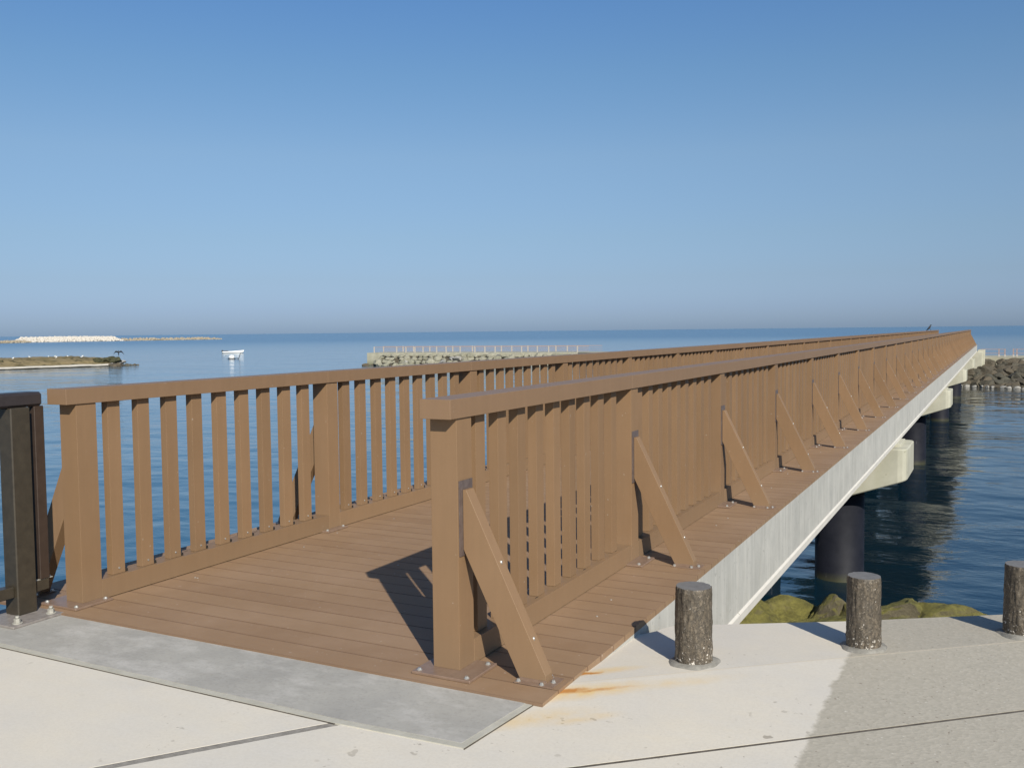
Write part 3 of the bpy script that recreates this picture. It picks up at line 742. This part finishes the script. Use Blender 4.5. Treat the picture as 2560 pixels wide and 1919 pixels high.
for k in range(7):
    rock('dark', (-107.8 + .13*k + .25*(k % 2), 88.8 + k*.57, -2.93), .79-.075*k, k, 'dark wet rock trailing off the tip of the grassy islet', 'rocks off the islet tip')
bush = []
for k in range(9):
    tb = rock_bm(700+k, 3, .8, .9); o = mkobj('shrub', tb, 'bushg'); t_ = (k*.37) % 1 if k > 3 else .93+.02*k
    q = Vector((-117.78, 51.56)).lerp(Vector((-107.89, 89.34)), t_) + Vector((-.72, .69))*(2.5+2.2*(k % 3)); o.location = (q.x, q.y, -2.12 if k > 3 else -2.2); f_ = .45+.12*(k % 3) if k > 3 else .85
    o.scale = (f_, f_, f_*.7); tag(o, 'low dark shrub tuft growing on the grassy islet', 'shrub', 'shrub tufts on the islet')
bm = bmesh.new(); box(bm, (-.0, -.22, 0), (2.9, .22, .2), bev=.02)
o = mkobj('driftwood_plank', bm, 'rwhite'); o.location = (-118.67, 88.58, -2.14); o.rotation_euler = (0, 0, .46)
tag(o, 'pale plank lying on the grassy islet', 'plank')
def heap(name, P0, P1, width, height, n, rs, mat, label, lo=0.0, seed=5, profile=None):
    rr = random.Random(seed); bm = bmesh.new(); P0, P1 = Vector(P0), Vector(P1); ax = (P1-P0); L = ax.length; ax.normalize(); nn = Vector((-ax.y, ax.x))
    # core ridge
    segs = 90; rows = []
    for i in range(segs+1):
        t = i/segs; c = P0 + ax*L*t; h = height*(profile(t) if profile else 1)*(1+.22*noise.noise(Vector((t*31, seed, 0))))
        h = max(h, .1)
        rows.append([bm.verts.new((*(c + nn*o), z)) for o, z in ((-width/2, WZ-.8), (-width*.16, WZ+h*.72), (width*.16, WZ+h*.72), (width/2, WZ-.8))])
    for i in range(segs):
        for j in range(3): bm.faces.new([rows[i][j], rows[i+1][j], rows[i+1][j+1], rows[i][j+1]])
    protos = []
    for k in range(n):
        t = rr.random(); s = rr.uniform(-.5, .5); h = height*(profile(t) if profile else 1)
        z = WZ + max(0, h)*(1 - min(1, abs(s)*1.9)**1.3) ; c = P0 + ax*L*t + nn*(s*width)
        tb = bmesh.new(); bmesh.ops.create_icosphere(tb, subdivisions=1, radius=1); r = rs*rr.uniform(.5, 1.15)
        sx, sy, sz = (r*rr.uniform(.7, 1.2) for _ in range(3))
        for v in tb.verts:
            p = v.co*(1+rr.uniform(-.22, .22)); v.co = Vector((p.x*sx, p.y*sy, p.z*sz*.85))
        merge(bm, tb, 0, Matrix.Translation((c.x, c.y, z)))
    o = mkobj(name, bm, mat); return tag(o, label, 'breakwater', 'rubble breakwaters on the horizon')
endf = lambda t: min(1, t*14+.15, (1-t)*14+.15)
heap('breakwater', (-612.78, 429.31), (-610.25, 515.51), 13, 3.35, 2200, 1.0, 'rfar', 'long heap of white boulders on the horizon at the left', profile=endf)
heap('breakwater', (-539.26, 332.97), (-591.23, 422.97), 9, 1.9, 300, 1.0, 'rfar2', 'lower brown end of breakwater at the left photo edge', seed=8, profile=lambda t: 1-.5*t)
heap('breakwater', (-610.25, 518.05), (-591.23, 604.24), 9, 1.65, 420, .9, 'rfar2', 'low brown rubble tail running right from the white boulder heap', seed=9, profile=lambda t: min(1, (1-t)*6+.2))

# ---------------------------------------------------------------- boat and float
def loft(bm, rings, mi=0, cap=True, smooth=True):
    R_ = [[bm.verts.new(p) for p in r] for r in rings]
    n = len(R_[0])
    for a, b in zip(R_[:-1], R_[1:]):
        for i in range(n):
            f = bm.faces.new([a[i], a[(i+1) % n], b[(i+1) % n], b[i]]); f.smooth = smooth; f.material_index = mi
    if cap:
        for r in (R_[0][::-1], R_[-1]):
            f = bm.faces.new(r); f.material_index = mi
    return R_
boat = tag(empty('motorboat', (-152.13, 158.55, WZ)), 'small open white motorboat with a dark outboard engine, afloat beyond the railing', 'boat')
boat.scale = (1.10, 1.10, .82); boat.rotation_euler = (0, 0, math.atan2(1.75, 3.43))
bm = bmesh.new(); rings = []
for k in range(13):
    t = k/12; x = -2.05 + 4.2*t; wd = .82*(1 - max(0, (t-.45)/.55)**2.2)*(.92+.08*min(1, t*4)) + .02; sh = .46 + .36*t**2; kl = .0 + .42*max(0, (t-.75)/.25)**1.5
    y_, z_ = wd, sh
    rings.append([(x + .12*t, -y_, sh), (x, -y_*.93, .20+.5*kl), (x, -y_*.62, -.10+kl), (x, 0, -.22+kl), (x, y_*.62, -.10+kl), (x, y_*.93, .20+.5*kl), (x + .12*t, y_, sh), (x + .1*t, y_*.88, sh), (x, y_*.8, .12+kl), (x, 0, .08+kl), (x, -y_*.8, .12+kl), (x + .1*t, -y_*.88, sh)])
loft(bm, rings); bmesh.ops.recalc_face_normals(bm, faces=bm.faces[:])
for f in bm.faces:
    if f.calc_center_median().z < .16 and max(abs(v.co.y) for v in f.verts) > .0 and f.normal.z < .1: f.material_index = 0
mkobj('hull', bm, ['boat_white', 'boat_blue'], boat)
bm = bmesh.new()
box(bm, (-2.36, -.2, .42), (-2.02, .2, .82), bev=.06); box(bm, (-2.28, -.06, -.4), (-2.12, .06, .43)); box(bm, (-2.02, -.03, .6), (-1.5, .03, .66))
mkobj('outboard_motor', bm, 'boat_dark', boat)
for x in (-1.2, .1):
    bm = bmesh.new(); box(bm, (x, -.66, .34), (x+.28, .66, .39)); mkobj('seat', bm, 'boat_white' if x > 0 else 'boat_dark', boat)
bm = bmesh.new(); box(bm, (-1.75, -.4, .40), (-1.05, .4, .66), bev=.08); mkobj('cover', bm, 'boat_dark', boat)
fl = tag(empty('mooring_float', (-116.76, 121.03, WZ)), 'small white float with a dark leaning stake, in the water just below the boat', 'float')
fl.scale = (1.27,)*3
bm = bmesh.new(); rg = []
for k in range(9):
    a = math.pi*k/8; rr_ = max(.02, .42*math.sin(a)); rg.append([(rr_*math.cos(b*math.pi/6), rr_*math.sin(b*math.pi/6)*.8, .20-.30*math.cos(a)) for b in range(12)])
loft(bm, rg); mkobj('float_body', bm, 'feather_white', fl)
bm = bmesh.new(); loft(bm, [[(r_*math.cos(b*math.pi/8), r_*math.sin(b*math.pi/8)*.75, z_) for b in range(16)] for r_, z_ in ((.40, -.1), (.60, .0), (.62, .08), (.48, .11))]); mkobj('dark_ring', bm, 'boat_dark', fl)
bm = bmesh.new(); loft(bm, [[(.75+t*.30+.05*math.cos(b*math.pi/3), .45+t*.15+.05*math.sin(b*math.pi/3), -.2+t*.95) for b in range(6)] for t in (0, .5, 1)]); loft(bm, [[(.55+t*.3, .3+t*.1+.04*math.cos(b*math.pi/3), .05+.04*math.sin(b*math.pi/3)) for b in range(6)] for t in (0, .5, 1)]); mkobj('stake', bm, 'boat_dark', fl)

# ---------------------------------------------------------------- birds
def ringp(c, d, r, n=8, sq=1):
    d = Vector(d).normalized(); a = d.cross(Vector((0, 1, 0)))
    if a.length < .1: a = d.cross(Vector((1, 0, 0)))
    a.normalize(); b = d.cross(a)
    return [tuple(Vector(c) + a*(r*math.cos(2*math.pi*i/n)) + b*(r*sq*math.sin(2*math.pi*i/n))) for i in range(n)]
def bird(name, loc, rz, s, mats, label, cat, group=None, perched=True, pitch=0, wings=False):
    root = tag(empty(name, loc), label, cat, group); root.rotation_euler = (0, pitch, rz); root.scale = (s, s, s)
    bm = bmesh.new()
    sp = [((.20, 0, .34), .004), ((.165, 0, .345), .012), ((.14, 0, .35), .030), ((.11, 0, .352), .040), ((.08, 0, .335), .036), ((.05, 0, .29), .045), ((.0, 0, .24), .068), ((-.06, 0, .20), .066), ((-.12, 0, .165), .045), ((-.18, 0, .135), .026), ((-.27, 0, .10), .022), ((-.32, 0, .085), .010)]
    rg = []
    for i, (c, r) in enumerate(sp):
        a = Vector(sp[max(0, i-1)][0]); b = Vector(sp[min(len(sp)-1, i+1)][0]); rg.append(ringp(c, b-a, r, 10, .9 if i < 9 else 1.6))
    loft(bm, rg)
    for f in bm.faces:
        if f.calc_center_median().x > .15: f.material_index = 1
        elif len(mats) > 2 and f.calc_center_median().x < .03 and f.normal.z > .0: f.material_index = 2
    if not wings:
        for sy in (-1, 1):
            loft(bm, [ringp((c_[0], sy*c_[1], c_[2]), (1, 0, .5), r_, 8, .3) for c_, r_ in (((.05, .052, .26), .025), ((-.05, .066, .21), .045), ((-.16, .05, .155), .03), ((-.27, .02, .115), .006))], 2 if len(mats) > 2 else 0)
            loft(bm, [ringp((x_, sy*.028, z_), (0, 0, 1), .006, 6) for x_, z_ in ((-.02, .16), (-.005, .08), (-.01, .0))], 1); box(bm, (-.03, sy*.028-.012, -.002), (.035, sy*.028+.012, .006), 1)
    else:
        for sy in (-1, 1):
            prof = [(0, .06, .24, .07), (.02, .20, .34, .085), (.0, .36, .34, .08), (-.05, .50, .22, .06), (-.10, .60, .06, .03), (-.12, .66, -.05, .01)]
            loft(bm, [[(x_+ch*1.2, sy*y_*.8, z_), (x_, sy*y_*.8, z_+.022), (x_-ch*1.2, sy*y_*.8, z_-.01), (x_, sy*y_*.8, z_-.018)] for x_, y_, z_, ch in prof])
    mkobj('plumage', bm, mats, root)
bird('crow', (-G+.0, 67.5, H), math.radians(20), .98, ['feather_black', 'feather_black'], 'black bird perched on the far railing near the bridge end', 'bird', pitch=-.35)
bird('crow', (-60.91, 50.02, -.10), math.radians(-35), .78, ['feather_black', 'feather_black'], 'black bird flying with lowered wings over the islet tip', 'bird', wings=True, pitch=-.9)
gl = [((-118.29, 80.97), 'seagull standing by itself at the left end of the islet', 30), ((-121.71, 86.04), 'seagull on the islet, second from the left', 200), ((-120.19, 87.94), 'seagull on the islet left of the closest pair', 160), ((-120.95, 89.46), 'seagull standing at the back of the islet, between two others', 20), ((-118.16, 89.59), 'larger looking white seagull above the pale plank', 190), ((-116.38, 90.48), 'seagull at the right end of the flock on the islet', 40), ((-116.26, 86.17), 'seagull low on the islet at the left end of the plank', 100)]
for (x, y), lab, a in gl:
    bird('seagull', (x, y, -2.0), math.radians(a), 1.4, ['feather_white', 'beak', 'feather_grey'], lab, 'seagull', 'seagulls resting on the islet')
